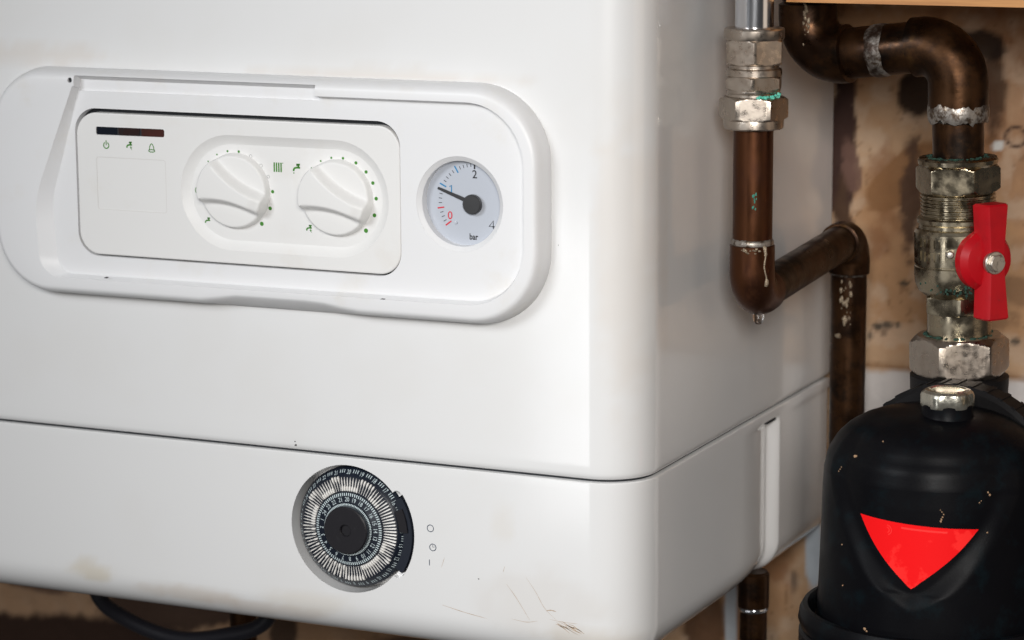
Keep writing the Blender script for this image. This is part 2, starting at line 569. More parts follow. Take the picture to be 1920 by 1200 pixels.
def shell(name, zprof, parent, groove=False, side_groove=None):
    """zprof: list of (z, inset)"""
    R = []
    for z, ins in zprof:
        P = plan(inset=ins)
        ring = []
        for (x, y) in P:
            if side_groove and x > -1 - ins and y > 31: x -= side_groove(y, z)
            ring.append((x, y, z))
        R.append(ring)
    V, F = rings(R, True, True, flip=False)
    A = np.array(V)
    return obj(name, V, F, M['enamel'], parent, 30, colors=smudge(A[:, 0], A[:, 1], A[:, 2]))


zs = [(0.5, 3.0), (0.9, 1.7), (1.8, .7), (3.0, .15), (4.5, 0)] + [(z, 0) for z in np.arange(10, 330.1, 5)]
casing = shell('front_casing', zs, boiler)


def sgroove(y, z):
    """finger groove down the side of the tray: dips in, then a lip steps out"""
    fade = 1.0 if z < -8.5 else max(0.0, 1 - (z + 8.5) / 2.5)
    if y < 160: d = 0
    elif y < 217: d = 5.2 * ((y - 160) / 57.0) ** 2.2
    elif y < 229: d = 5.2 * (1 + cos(pi * (y - 217) / 12.0)) / 2
    else: d = 1.2 * ((y - 229) / 93.0)
    return d * fade


RB = 22.0
zt = []
for k in range(13):
    a = (pi / 2) * (1 - k / 12)
    zt.append((-107 + RB - RB * sin(a), RB - RB * cos(a)))
zt = [(z, i) for z, i in zt]
zt += [(z, 0) for z in (-80, -75, -70, -65, -60, -55, -50, -45, -40, -35, -30, -25, -20, -15, -11, -9.5, -8, -6, -3)] + [(-1.4, .1), (-.9, .5), (-.7, 1.4)]


# tray plan needs denser samples around the groove
def tray_shell():
    R = []
    ys = [31, 40, 60, 80, 100, 120, 135, 145] + list(np.arange(160, 217, 3.0)) + [217, 218, 219.5, 221, 223, 225, 226.5, 228, 229, 230, 233, 240, 250, 270, 290, 310, 322]
    for z, ins in zt:
        P = plan(inset=ins)[: -59]
        ring = [(x, y, z) for x, y in P] + [(-ins - sgroove(y, z), y, z) for y in ys]
        R.append(ring)
    V, F = rings(R, True, True)
    A = np.array(V)
    return obj('lower_tray', V, F, M['enamel'], boiler, 30, colors=smudge(A[:, 0], A[:, 1], A[:, 2]))


tray = tray_shell()
# inner chassis visible as the dark joint line
V, F = rings([[(x, y, z) for x, y in plan(inset=3.6)] for z in (-6, 6)])
obj('inner_frame', V, F, M['gap'], boiler, 0)
mb = MB(); V, F = box(-4.8, -.5, 207, 222, -8.2, -6.9)
mb.add(V, F); mb.obj('side_slot', M['gap'], boiler, 0)

# ---------------- timer recess in the tray
TX, TZ = -176.2, -42.0
prof = [(37.0, -10), (37.0, .5), (36.2, 14)]
o1 = obj('c', *lathe([(r, h) for r, h in prof], (TX, 0, TZ), (0, 1, 0), 120), M['enamel'])


def sector(cx, cz, r0, r1, a0, a1, n, y0, y1, bump=0):
    P = []
    for k in range(n + 1):
        a = a0 + (a1 - a0) * k / n; P.append((cx + r1 * cos(a), cz + r1 * sin(a)))
    for k in range(n + 1):
        a = a1 + (a0 - a1) * k / n; P.append((cx + r0 * cos(a), cz + r0 * sin(a)))
    return rings([atY(P, y0), atY(P, y1)])


o2 = obj('c', *sector(TX, TZ, 20, 41.5, radians(-34.5), radians(34.5), 30, -10, 14), M['enamel'])
o3 = obj('c', *lathe([(2.9, -10), (2.9, 4)], (TX + 38.0 * cos(radians(36)), 0, TZ + 38.0 * sin(radians(36))), (0, 1, 0), 24), M['enamel'])
o4 = obj('c', *lathe([(2.9, -10), (2.9, 4)], (TX + 38.0 * cos(radians(36)), 0, TZ - 38.0 * sin(radians(36))), (0, 1, 0), 24), M['enamel'])
cut(tray, [o1, o2, o3, o4], 30)
# vertex colours may be lost on new vertices: rebuild
me = tray.data
A = np.zeros(len(me.vertices) * 3); me.vertices.foreach_get('co', A); A = A.reshape(-1, 3) / S + np.array(world_loc(tray)) / S
if 'Col' in me.color_attributes: me.color_attributes.remove(me.color_attributes['Col'])
ca = me.color_attributes.new('Col', 'FLOAT_COLOR', 'POINT')
c4 = np.ones((len(A), 4)); c4[:, :3] = smudge(A[:, 0], A[:, 1], A[:, 2]); ca.data.foreach_set('color', c4.ravel())

# ---------------- timer dial
dial = obj('timer_dial', *lathe([(34.9, 13), (34.9, 6.0), (34.4, 5.3), (30.6, 1.6), (30.2, 1.3), (21.6, .9), (21.2, .2), (15.4, -.6), (15.2, -1.2), (13.9, -1.2), (13.8, -3.6), (13.2, -4.2), (4.0, -4.2), (3.4, -3.6), (3.1, -1.0), (0.02, -1.0)],
                                  (TX, 0, TZ), (0, 1, 0), 144), M['timer_black'], boiler, 25)
obj('timer_hub', *lathe([(13.7, -3.0), (13.7, -3.9), (13.0, -4.5), (3.6, -4.5), (3.1, -3.9), (2.9, -1.2), (.02, -1.2)], (TX, 0, TZ), (0, 1, 0), 72), M['timer_hub'], dial, 30)
H0 = radians(92)                                  # hour 20 stands at the top


def hour_angle(h): return H0 - (20 - h) * 0 + radians(15) * (h - 20)


# conical placement of flat print: (radius, y) follows the dial profile
def face_y(r):
    K = [(13.9, -1.2), (15.2, -1.2), (15.4, -.6), (21.2, .2), (21.6, .9), (30.2, 1.3), (30.6, 1.6), (34.6, 5.6)]
    for (a, b), (c, d) in zip(K, K[1:]):
        if a <= r <= c: return b + (d - b) * (r - a) / (c - a)
    return K[-1][1]


def polar_bar(mb, a, r0, r1, w0, w1, lift=.12):
    ca_, sa = cos(a), sin(a)
    V = []
    for r, w in ((r0, w0), (r1, w1)):
        for s in (-1, 1):
            V.append((TX + r * ca_ - s * w / 2 * sa, face_y(r) - lift, TZ + r * sa + s * w / 2 * ca_))
    mb.add(V, [(0, 1, 3, 2)])


mb = MB()
for k in range(96):
    a = H0 + radians(3.75) * k
    polar_bar(mb, a, 14.0, 15.1, .55, .62)
    polar_bar(mb, a + radians(1.2), 19.2, 20.9, .50, .62)
    if k % 4 in (1, 2, 3): polar_bar(mb, H0 + radians(15) * (k // 4 + (.34, .5, .66)[k % 4 - 1]), 32.0, 33.6, .38, .42)
mb.obj('tick_ring', M['timer_print'], dial, 0)


def dial_digit(mb, h, r, size, lift=.14, sx=.8):
    tmp = MB(); text(tmp, str(h), 0, 0, size, 0, 0, -.008, sx)
    a = hour_angle(h)
    V = []
    for (x, y, z) in tmp.V:
        rr = r + z; tx = x
        V.append((TX + rr * cos(a) + tx * sin(a), face_y(rr) - lift, TZ + rr * sin(a) - tx * cos(a)))
    mb.add(V, tmp.F)


for h in range(1, 25):
    q = MB(); dial_digit(q, h, 17.3, 2.5); q.obj('hour_number', M['timer_print'], dial, 0)
mb = MB()
for h in range(1, 25): dial_digit(mb, h, 32.4, 2.1, sx=.85)
mb.obj('outer_numbers', M['timer_print'], dial, 0)


# ninety-six tappets: shared mesh for those pushed in and those pulled out
def tappet_mesh(inn):
    mb_ = MB()
    if inn: pr = [(21.9, .6), (22.4, 1.10), (24.2, 1.0), (25.0, .50), (27.4, .58), (29.8, .12)]
    else: pr = [(22.0, .26), (24.0, .32), (26.8, .42), (28.2, .95), (29.9, 1.08), (30.4, .7)]
    hh = [.7, .95, .95, .5, .5, .3] if inn else [.2, .25, .35, .9, .9, .6]
    R = []
    for (r, w), h in zip(pr, hh):
        y = face_y(r)
        R.append([(r, y + .1, -w / 2), (r, y + .1, w / 2), (r, y - h, w / 2 * .8), (r, y - h, -w / 2 * .8)])
    V_, F_ = rings(R)
    o = obj('tappet', V_, F_, M['tappet'], None, 40)
    me_ = o.data; bpy.data.objects.remove(o); return me_


def tappet_mesh_mid():
    pr = [(22.2, .22), (23.2, .42), (26, .66), (29.2, .90), (29.9, .6)]
    R = []
    for r, w in pr:
        y = face_y(r); R.append([(r, y + .1, -w / 2), (r, y + .1, w / 2), (r, y - .65, w / 2 * .8), (r, y - .9, -w / 2 * .8)])
    V_, F_ = rings(R)
    o = obj('tappet', V_, F_, M['tappet'], None, 40)
    me_ = o.data; bpy.data.objects.remove(o); return me_


T_in, T_out, T_mid = tappet_mesh(True), tappet_mesh(False), tappet_mesh_mid()
dial_off = world_loc(dial)
for k in range(96):
    deg = (92 + 3.75 * k) % 360
    # state read from the photograph, angle counted anticlockwise from the right
    if 100 < deg < 113 or 58 < deg < 74 or 137 < deg < 152 or 268 < deg < 288 or 322 < deg < 330: me_ = T_out
    elif 76 < deg < 100 or 113 < deg < 130 or 150 < deg < 178 or 288 < deg < 320 or 330 < deg < 344 or 38 < deg < 56: me_ = T_in
    elif deg < 38 or deg > 344: me_ = T_mid
    else: me_ = T_in if k % 2 else T_mid
    o = bpy.data.objects.new('tappet', me_); COL.objects.link(o); o.parent = dial
    a = radians(deg)
    Mx = Matrix.Rotation(-a, 4, 'Y')          # local +X -> (cos a, 0, sin a)
    o.matrix_basis = Matrix.Translation(Vector((TX * S, 0, TZ * S)) - dial_off) @ Mx
# selector tab
tab = obj('selector_tab', *sector(TX, TZ, 35.0, 40.3, radians(-33), radians(33), 28, -.8, 8), M['timer_black'], boiler, 30)
mb = MB()
mb.add(*sector(TX, TZ, 33.0, 38.0, radians(3), radians(24), 10, -1.9, -.6))
mb.obj('tab_pointer', M['timer_hub'], tab, 30)
# printed symbols beside the timer
mb = MB()
ribbon(mb, circle(-124.6, -36.2, 1.95, 32), .42, -.12, True)
ribbon(mb, circle(-123.2, -47.0, 1.95, 32), .42, -.12, True)
ribbon(mb, [(-123.2, -45.4), (-123.2, -47.0), (-121.9, -46.6)], .28, -.13)
ribbon(mb, [(-125.4, -54.2), (-125.4, -57.6)], .45, -.12)
mb.obj('switch_symbols', M['ink_navy'], boiler, 0)

# ---------------- bezel
OUT = [(-398, 81.5), (-50, 82.5), (-50, 213.5), (-398, 213.5), (-405, 150)]     # ccw seen from the front
RO = [38, 42, 42, 36, 200]


def bez(d, y, P=OUT, R=RO, dr=None):
    Q = offset_poly(P, d)
    dd = d if not isinstance(d, (list, tuple)) else max(d)
    return atY(roundpoly(Q, [max(r - dd, 2) for r in R], 16, 24), y)


# corner list for the inner opening: same five corners
INN = [(-369, 92.5), (-60, 94.5), (-60, 204.0), (-343, 204.0), (-371.5, 137)]
RI = [14, 34, 34, 1.5, 60]
FLO = [(-360.5, 94.3), (-61.5, 96), (-61.5, 202.8), (-342, 202.8), (-363.5, 137)]
RF = [10, 32, 32, 1.5, 50]
rr = [atY(roundpoly(OUT, RO, 16, 24), .6), bez(.05, -2.0), bez(.9, -7.0), bez(2.0, -10.5), bez(3.2, -12.6), bez(4.6, -13.7), bez(6.0, -14.0)]
rr.append(atY(roundpoly(INN, RI, 16, 24), -14.0))
rr.append(atY(roundpoly([(a * .9 + b * .1, c * .9 + d * .1) for (a, c), (b, d) in zip(INN, FLO)], RI, 16, 24), -13.5))
rr.append(atY(roundpoly(FLO, RF, 16, 24), -8.9))
rr.append(atY(roundpoly(offset_poly(FLO, .6), [r - .6 for r in RF], 16, 24), -8.5))
# finger scoop in the lower edge: the outer rings lean back there
for k in (2, 3, 4, 5, 6):
    nr = []
    for (x, y, z) in rr[k]:
        if z < 92:
            w = float(sstep(-262, -238, np.array(x)) * (1 - sstep(-190, -160, np.array(x))))
            z = z + w * (0, 0, 1.6, 3.0, 3.4, 3.2, 2.6)[k]
        nr.append((x, y, z))
    rr[k] = nr
V, F = rings(rr)
bezel = obj('bezel', V, F, M['plastic'], boiler, 28)
cuts = []
MOD = [(-345.6, 105.9), (-136.0, 105.9), (-136.0, 191.2), (-345.6, 191.2)]
cuts.append(obj('c', *rings([atY(roundpoly(MOD, [14] * 4), -30), atY(roundpoly(MOD, [14] * 4), -2.5)]), M['plastic']))
GX, GZ = -100.6, 148.2
cuts.append(obj('c', *lathe([(26.1, -20), (26.1, -8.6), (25.6, -8.0), (23.6, -7.0), (23.3, -6.6), (23.3, -1.4)], (GX, 0, GZ), (0, 1, 0), 96), M['plastic']))
CH = [(-341.8, 201.0), (-185.2, 201.0), (-185.2, 210.0), (-341.8, 210.0)]
cuts.append(obj('c', *rings([atY(roundpoly(CH, [.4, .4, .4, .4], 3, 3), -30), atY(roundpoly(CH, [.4] * 4, 3, 3), -11.5), atY(roundpoly(offset_poly(CH, [0, 0, 2.6, 0]), [.4] * 4, 3, 3), -7.0)]), M['plastic']))
cuts.append(obj('c', *lathe([(1.5, -20), (1.5, -9)], (-344.4, 0, 207.3), (0, 1, 0), 20), M['plastic']))
cut(bezel, cuts, 28)
mb = MB(); mb.add(*lathe([(1.45, 0), (1.45, 1.0)], (-344.4, -12.6, 207.3), (0, 1, 0), 20)); mb.obj('hinge_hole', M['gap'], bezel, 30)
mb = MB()
for cx, cz, L_ in ((-324, 94.6, 3.2), (-145.4, 94.1, 3.8)):
    ribbon(mb, [(cx - L_ / 2, cz - .3), (cx, cz), (cx + L_ / 2, cz + .3)], [.1, 1.0, .3], -13.9)
mb.obj('scuff_mark', M['speck'], bezel, 0)

# ---------------- control module
pocket = obj('module_gap', *rings([atY(roundpoly(offset_poly(MOD, .05), [14] * 4), -2.9), atY(roundpoly(offset_poly(MOD, .05), [14] * 4), -2.3)]), M['gap'], bezel, 0)
MI = offset_poly(MOD, [1.0, .35, 2.5, 1.0])
rr = [atY(roundpoly(MI, [13.2] * 4, 16, 20), -2.9), atY(roundpoly(MI, [13.2] * 4, 16, 20), -7.9), atY(roundpoly(offset_poly(MI, .25), [13] * 4, 16, 20), -8.4), atY(roundpoly(offset_poly(MI, .8), [12.4] * 4, 16, 20), -8.6)]
module = obj('control_module', *rings(rr), M['module'], bezel, 30)
SX0, SX1, SZ0, SZ1 = -275.5, -143.5, 114.5, 179.5
k1 = obj('c', *rings([atY(stadium(SX0, SX1, SZ0, SZ1, -.6), -12), atY(stadium(SX0, SX1, SZ0, SZ1, -.5), -8.9), atY(stadium(SX0, SX1, SZ0, SZ1, 0), -8.5), atY(stadium(SX0, SX1, SZ0, SZ1, 4.6), -5.8), atY(stadium(SX0, SX1, SZ0, SZ1, 5.4), -5.5)]), M['module'])
k2 = obj('c', *rings([atY(roundpoly([(-331.3, 176.1), (-285.6, 176.5), (-285.6, 181.0), (-331.3, 180.8)], [1.2] * 4), -12), atY(roundpoly([(-331.3, 176.1), (-285.6, 176.5), (-285.6, 181.0), (-331.3, 180.8)], [1.2] * 4), -7.6)]), M['module'])
LB = [(-331.4, 133.4), (-285.5, 133.4), (-285.5, 163.3), (-331.4, 163.3)]
k3 = obj('c', *rings([atY(roundpoly(LB, [1.5] * 4), -12), atY(roundpoly(LB, [1.5] * 4), -8.42)]), M['module'])
cut(module, [k1, k2, k3], 16)
# indicator lens in three pieces
for x0, x1, mm_ in ((-331.1, -317.5, 'lens_navy'), (-316.3, -302.2, 'lens_brown'), (-301.0, -285.8, 'lens_red')):
    P = [(x0, 176.35), (x1, 176.5), (x1, 180.8), (x0, 180.7)]
    obj('indicator_lens', *rings([atY(roundpoly(P, [.6] * 4, 4, 3), -7.5), atY(roundpoly(P, [.6] * 4, 4, 3), -8.15)]), M[mm_], module, 30)
obj('lens_backing', *rings([atY(roundpoly([(-331.2, 176.2), (-285.7, 176.55), (-285.7, 180.95), (-331.2, 180.75)], [1.1] * 4, 4, 3), y) for y in (-7.45, -7.75)]), M['gap'], module, 0)
# label frame line
mb = MB(); ribbon(mb, roundpoly(offset_poly(LB, -.1), [1.5] * 4), .28, -8.63, True)
mb.obj('label_edge', mat('shadow_line_plastic', (.68, .66, .64), rough=.5), module, 0)

# ---- printed symbols
def tap_symbol(mb, cx, cz, s, y, drop=False, bolt=False):
    ribbon(mb, [(cx + .05 * s, cz + .55 * s), (cx + .75 * s, cz + .55 * s)], .32 * s, y)
    ribbon(mb, [(cx + .42 * s, cz + .55 * s), (cx + .42 * s, cz + .1 * s)], .34 * s, y)
    ribbon(mb, [(cx + .12 * s, cz + .30 * s), (cx + .12 * s, cz + .62 * s)], .2 * s, y)
    ribbon(mb, [(cx + .75 * s, cz + .02 * s), (cx + .1 * s, cz + .02 * s), (cx - .3 * s, cz - .08 * s), (cx - .52 * s, cz - .35 * s), (cx - .52 * s, cz - .62 * s)], .34 * s, y)
    if drop: disc(mb, cx - .50 * s, cz - .95 * s, .12 * s, y, 10)
    if bolt:
        mb.add([(cx + .40 * s, y, cz - .15 * s), (cx + .78 * s, y, cz - .62 * s), (cx + .55 * s, y, cz - .62 * s), (cx + .72 * s, y, cz - 1.15 * s), (cx + .18 * s, y, cz - .48 * s), (cx + .42 * s, y, cz - .48 * s)], [(0, 1, 2, 3, 4, 5)])


YP = -8.72
mb = MB()
c0 = [(-324.6 + 1.75 * cos(radians(90 + 28 + t * (304 / 24))), 170.3 + 1.75 * sin(radians(90 + 28 + t * (304 / 24)))) for t in range(25)]
ribbon(mb, c0, .62, YP); ribbon(mb, [(-324.6, 170.4), (-324.6, 173.2)], .6, YP)
mb.obj('power_symbol', M['ink_green'], module, 0)
mb = MB(); tap_symbol(mb, -309.3, 171.2, 2.7, YP, bolt=True); mb.obj('tap_symbol', M['ink_green'], module, 0)
mb = MB(); bx, bz = -294.2, 169.9
ribbon(mb, [(bx - 2.1, bz - 1.6), (bx - 1.4, bz - .6), (bx - 1.3, bz + .8), (bx - .6, bz + 2.2), (bx, bz + 2.6), (bx + .6, bz + 2.2), (bx + 1.3, bz + .8), (bx + 1.4, bz - .6), (bx + 2.1, bz - 1.6), (bx + 1.0, bz - 2.1), (bx - 1.0, bz - 2.1)], .55, YP, True)
ribbon(mb, [(bx - 2.0, bz - 1.0), (bx, bz - .7), (bx + 2.0, bz - 1.0)], .5, YP)
mb.obj('bell_symbol', M['ink_green'], module, 0)
YS = -5.62
d1 = [(-259.1, 163.8, .42), (-253.2, 167.9, .5), (-246.3, 170.1, .62), (-239.0, 170.2, .72), (-217.8, 148.7, .98), (-219.6, 139.2, 1.08), (-225.2, 130.2, 1.2)]
d1o = [(-231.4, 168.0), (-224.8, 163.0), (-220.4, 157.0)]
d2 = [(-192.8, 163.1, .45), (-186.9, 167.3, .55), (-180.2, 169.4, .62), (-172.9, 169.5, .75), (-164.9, 167.3, .92), (-158.7, 162.6, .95), (-154.6, 156.7, 1.0), (-152.7, 148.2, 1.05), (-153.9, 138.9, 1.12), (-159.3, 130.1, 1.25)]
for x, z, r in d1 + d2:
    q = MB(); disc(q, x, z, r, YS, 24); q.obj('scale_dot', M['ink_green'], module, 0)
for x, z in d1o:
    q = MB(); ribbon(q, circle(x, z, .85, 20), .2, YS, True); q.obj('scale_ring', M['ink_grey'], module, 0)
mb = MB()
for k in range(4): ribbon(mb, [(-216.4 + 1.45 * k, 159.9), (-216.4 + 1.45 * k, 165.2)], .85, YS)
disc(mb, -210.9, 165.0, .3, YS, 8)
mb.obj('radiator_symbol', M['ink_green'], module, 0)
mb = MB(); tap_symbol(mb, -202.4, 162.9, 3.2, YS, drop=True); mb.obj('tap_symbol', M['ink_green'], module, 0)
mb = MB(); tap_symbol(mb, -260.6, 130.2, 2.4, YS); mb.obj('tap_symbol', M['ink_green'], module, 0)
mb = MB(); tap_symbol(mb, -195.2, 129.6, 2.5, YS, bolt=True); mb.obj('tap_symbol', M['ink_green'], module, 0)
mb = MB(); ribbon(mb, [(-266.2 + 1.8 * cos(radians(t)), 147.0 + 1.8 * sin(radians(t))) for t in range(70, 300, 15)], .4, YS)
mb.obj('off_symbol', M['ink_green'], module, 0)


# ---- rotary knobs: a height field on a polar grid
def knob(cx, cz, label):
    e = (cos(radians(-21)), sin(radians(-21))); nn = (-e[1], e[0])
    NR, NA = 40, 120; RK = 20.6
    Vx = []
    for i in range(1, NR + 1):
        r = RK * (i / NR)
        for j in range(NA):
            t = 2 * pi * j / NA
            x, z = r * cos(t), r * sin(t)
            u = x * e[0] + z * e[1]; v = x * nn[0] + z * nn[1]
            k = min(1, max(0, (16 - u) / 37.0))
            w = 2.6 + 10.5 * k ** 2.3
            h = 11.2 - .6 * (r / RK) ** 2
            d = abs(v) - w
            s = float(sstep(0, 4.6, np.array(d)))
            scoop = 6.8 * (0.75 + .25 * sstep(-20, 18, np.array(u)))
            hh = h - s * float(scoop)
            end = float(sstep(13.0, 20.0, np.array(u))) * (1 - s)
            hh -= end * 1.6
            edge = max(0, (r - (RK - 1.0)) / 1.0)
            hh -= 1.0 * edge * edge
            Vx.append((cx + x, -5.5 - hh, cz + z))
    F_ = []
    for i in range(NR - 1):
        for j in range(NA):
            a, b = i * NA + j, i * NA + (j + 1) % NA
            F_.append((a, b, b + NA, a + NA))
    F_.append(tuple(range(NA - 1, -1, -1)))
    base = len(Vx)
    for j in range(NA):
        t = 2 * pi * j / NA
        Vx.append((cx + (RK + .9) * cos(t), -5.4, cz + (RK + .9) * sin(t)))
    for j in range(NA):
        a, b = (NR - 1) * NA + j, (NR - 1) * NA + (j + 1) % NA
        F_.append((a, b, base + (j + 1) % NA, base + j))
    F_ = [tuple(reversed(f)) for f in F_]
    o = obj('rotary_knob', Vx, F_, M['knob'], module, 40)
    o['label'] = label
    q = MB()      # pointer slot moulded into the grip
    P = [(6.5, .75), (6.5, -.75), (16.5, -.75), (16.5, .75)]
    P = [(cx + u * e[0] + v * nn[0] - .6, cz + u * e[1] + v * nn[1]) for u, v in P]
    yk = -5.5 - 11.1
    q.add([(P[0][0], yk, P[0][1]), (P[1][0], yk, P[1][1]), (P[2][0], yk + 1.2, P[2][1]), (P[3][0], yk + 1.2, P[3][1])] +
          [(P[0][0], yk + 2, P[0][1]), (P[1][0], yk + 2, P[1][1]), (P[2][0], yk + 3, P[2][1]), (P[3][0], yk + 3, P[3][1])],
          [(0, 1, 2, 3), (0, 4, 5, 1), (1, 5, 6, 2), (2, 6, 7, 3), (3, 7, 4, 0)])
    return o


knob(-240.9, 148.0, 'left rotary knob, below the radiator symbol')
knob(-176.2, 147.4, 'right rotary knob, below the tap symbol')

# ---------------- pressure gauge
gauge = obj('gauge_face', *lathe([(23.2, -1.35), (23.2, -1.55), (.02, -1.55)], (GX, 0, GZ), (0, 1, 0), 80), M['dial_face'], bezel, 30)
# put the scale centre where the needle turns
NX, NZ = -94.8, 148.2
mb = MB(); text(mb, '2', -94.6, 164.0, 4.4, -1.7); ribbon(mb, [(-82.9, 136.0), (-86.2, 136.0), (-83.7, 139.2), (-83.7, 134.9)], .6, -1.7); text(mb, '3', -78.0, 153.4, 4.2, -1.7); text(mb, 'bar', -95.4, 129.9, 3.3, -1.7, 0, .015, .82)
mb.obj('gauge_lettering', M['ink_black'], gauge, 0)
mb = MB(); ribbon(mb, [(-109.8, 156.5), (-108.6, 157.4), (-108.6, 153.4)], .6, -1.7)
mb.obj('gauge_number', M['ink_blue'], gauge, 0)
mb = MB(); text(mb, '0', -109.6, 140.9, 4.4, -1.7)
mb.obj('gauge_number', M['ink_red'], gauge, 0)


def gtick(mb, a, r0, r1, w):
    a = radians(a); ribbon(mb, [(NX + r0 * cos(a), NZ + r0 * sin(a)), (NX + r1 * cos(a), NZ + r1 * sin(a))], w, -1.7)


red_, blue_, blk = MB(), MB(), MB()
# 0 at 217 deg, 2 at 90 deg
gtick(red_, 216.5, 17.5, 21.8, .8); gtick(red_, 189.5, 18.6, 22.6, .75)
gtick(blue_, 154.5, 18.8, 23.0, .8); gtick(blue_, 121, 18.8, 23.0, .8)
gtick(blk, 89.5, 18.6, 21.6, .9)
for a in (210, 203, 196.3): gtick(blk, a, 19.6, 21.6, .35)
for a in (182, 175, 168): gtick(blk, a, 19.6, 21.6, .35)
for a in (147.5, 141, 134.5, 127.5): gtick(blk, a, 20.0, 21.8, .35)
for a in (114.5, 108.2, 102, 95.8): gtick(blk, a, 19.8, 21.6, .35)
red_.obj('red_scale_marks', M['ink_red'], gauge, 0)
blue_.obj('blue_scale_marks', M['ink_blue'], gauge, 0)
blk.obj('black_scale_marks', M['ink_black'], gauge, 0)
na = radians(160.5)
nd = (cos(na), sin(na)); pp = (-nd[1], nd[0])
P = [(2.0, -1.15), (22.2, -.65), (22.6, 0), (22.2, .65), (2.0, 1.15), (-3, 1.15), (-3, -1.15)]
P = [(NX - .3 + a * nd[0] + b * pp[0], NZ + a * nd[1] + b * pp[1]) for a, b in P][::-1]
obj('needle', *rings([atY(P, -2.6), atY(P, -3.1)]), M['hub'], gauge, 30)
obj('needle_hub', *lathe([(5.4, 2.6), (5.4, .6), (4.9, .1), (.02, 0)], (NX - .4, -5.2, NZ - .4), (0, 1, 0), 40), M['hub'], gauge, 30)
obj('gauge_pin', *lathe([(.9, 1.0), (.8, .2), (.02, 0)], (-106.0, -2.5, 137.1), (0, 1, 0), 16), M['dial_face'], gauge, 30)

# ---------------- scratches and specks on the enamel
mb = MB()
random.seed(5)


def scr(pts, w, y=-.10):
    P = [Vector(p) for p in pts]; out = []
    for i in range(len(P) - 1):
        a = P[max(i - 1, 0)]; b = P[i]; c = P[i + 1]; d = P[min(i + 2, len(P) - 1)]
        for k in range(6):
            t = k / 6
            out.append(.5 * ((2 * b) + (c - a) * t + (2 * a - 5 * b + 4 * c - d) * t * t + (3 * b - a - 3 * c + d) * t ** 3))
    out.append(P[-1])
    ww = [w * (.25 + .75 * sin(pi * i / (len(out) - 1))) * random.uniform(.7, 1.2) for i in range(len(out))]
    ribbon(mb, [(p.x, p.y) for p in out], ww, y)


scr([(-118, -79.5), (-104, -82.2), (-90, -84.2)], .28)
scr([(-75, -82.5), (-66, -83.3), (-59, -81.8)], .22)
scr([(-79, -53), (-80, -56.5)], .2)
scr([(-78, -63), (-73, -69), (-68, -76), (-64, -82)], .24)
scr([(-66, -58), (-60, -66), (-55, -74), (-48, -80)], .2)
scr([(-116, -52), (-118, -58)], .2)
scr([(-54, -75.5), (-51, -74.8), (-48, -75.3)], .55)
scr([(-52, -80), (-44, -80.7), (-35, -80.6)], .2)
mb.obj('fine_scratches', M['dirt'], boiler, 0)
mb = MB()
for k in range(13):
    x0 = -46 + random.uniform(-4, 6); z0 = -80.5 + random.uniform(-2.4, .4)
    L_ = random.uniform(4, 13); a = radians(random.uniform(-34, -14))
    pts = [(x0 + L_ * t * cos(a) + random.uniform(-.4, .4), z0 + L_ * t * sin(a) + random.uniform(-.4, .4)) for t in (0, .33, .66, 1)]
    scr(pts, random.uniform(.18, .5), -.10)
mb.obj('scratch_cluster', M['dirt'], boiler, 0)
mb = MB()
for x, z, r in ((-209.4, 3.6, .9), (-209.9, 5.6, .5), (-300, 1.2, .5), (-88, 192, .35), (-52.8, 170, .5), (-46, 128, .3), (-95, -62, .5), (-37.5, -83, .35), (-150, 103, .35), (-186, 87, .3)):
    mb.add([(x + r * cos(2 * pi * i / 7) * random.uniform(.6, 1.2), (-.12 if z < 80 or x > -50 else -.12), z + r * sin(2 * pi * i / 7) * random.uniform(.5, 1)) for i in range(7)], [tuple(range(7))])
mb.obj('dirt_specks', M['speck'], boiler, 0)

# ================================================================== COPPER PIPE WITH COMPRESSION COUPLING
PX, PY = 30.0, 93.0
run = thing('copper_pipe_run', (PX, PY, 80), 'brown copper pipe under a chromed tube and nickel coupling, elbowed back beside the boiler', 'pipe')
obj('chrome_tube', *lathe([(10.6, 0), (10.6, 100)], (PX, PY, 228), (0, 0, 1), 64), M['chrome'], run)
CA = radians(-70)
# upper nut
q = MB(); q.add(*hexnut((PX, PY, 0), 17.5, 219.4, 233.8, CA, 2.0)); q.add(*lathe([(16.0, 233.0), (16.6, 234.4), (16.6, 238.4), (16.2, 239.2), (15.2, 239.6), (11.4, 239.6)], (PX, PY, 0), n=72))
q.obj('upper_nut', M['nickel'], run, 25)
# coupling body: thread, flange rings, hexagon
prof = [(14.2, 216.0), (14.2, 219.8)]
q = MB(); q.add(*lathe([(13.6, 212), (13.6, 221)], (PX, PY, 0), n=64))
q.add(*lathe([(15.0, 213.0), (15.4, 213.6), (15.4, 216.8), (14.6, 217.6)], (PX, PY, 0), n=64))
q.add(*hexnut((PX, PY, 0), 16.9, 205.6, 213.4, CA - radians(4), 1.4))
q.add(*lathe([(14.4, 201.8), (15.0, 202.2), (15.0, 203.6), (14.4, 204.2), (14.6, 205.0), (14.6, 206)], (PX, PY, 0), n=64))
q.add(*lathe([(13.8, 200), (13.8, 203)], (PX, PY, 0), n=64))
q.obj('coupling_body', M['nickel'], run, 25)
q = MB(); q.add(*hexnut((PX, PY, 0), 19.0, 189.0, 202.0, CA + radians(29), 1.8))
q.add(*lathe([(11.2, 184.0), (15.6, 184.2), (16.5, 185.0), (16.6, 188.8), (16.2, 190.6)], (PX, PY, 0), n=72))
q.obj('lower_nut', M['nickel'], run, 25)


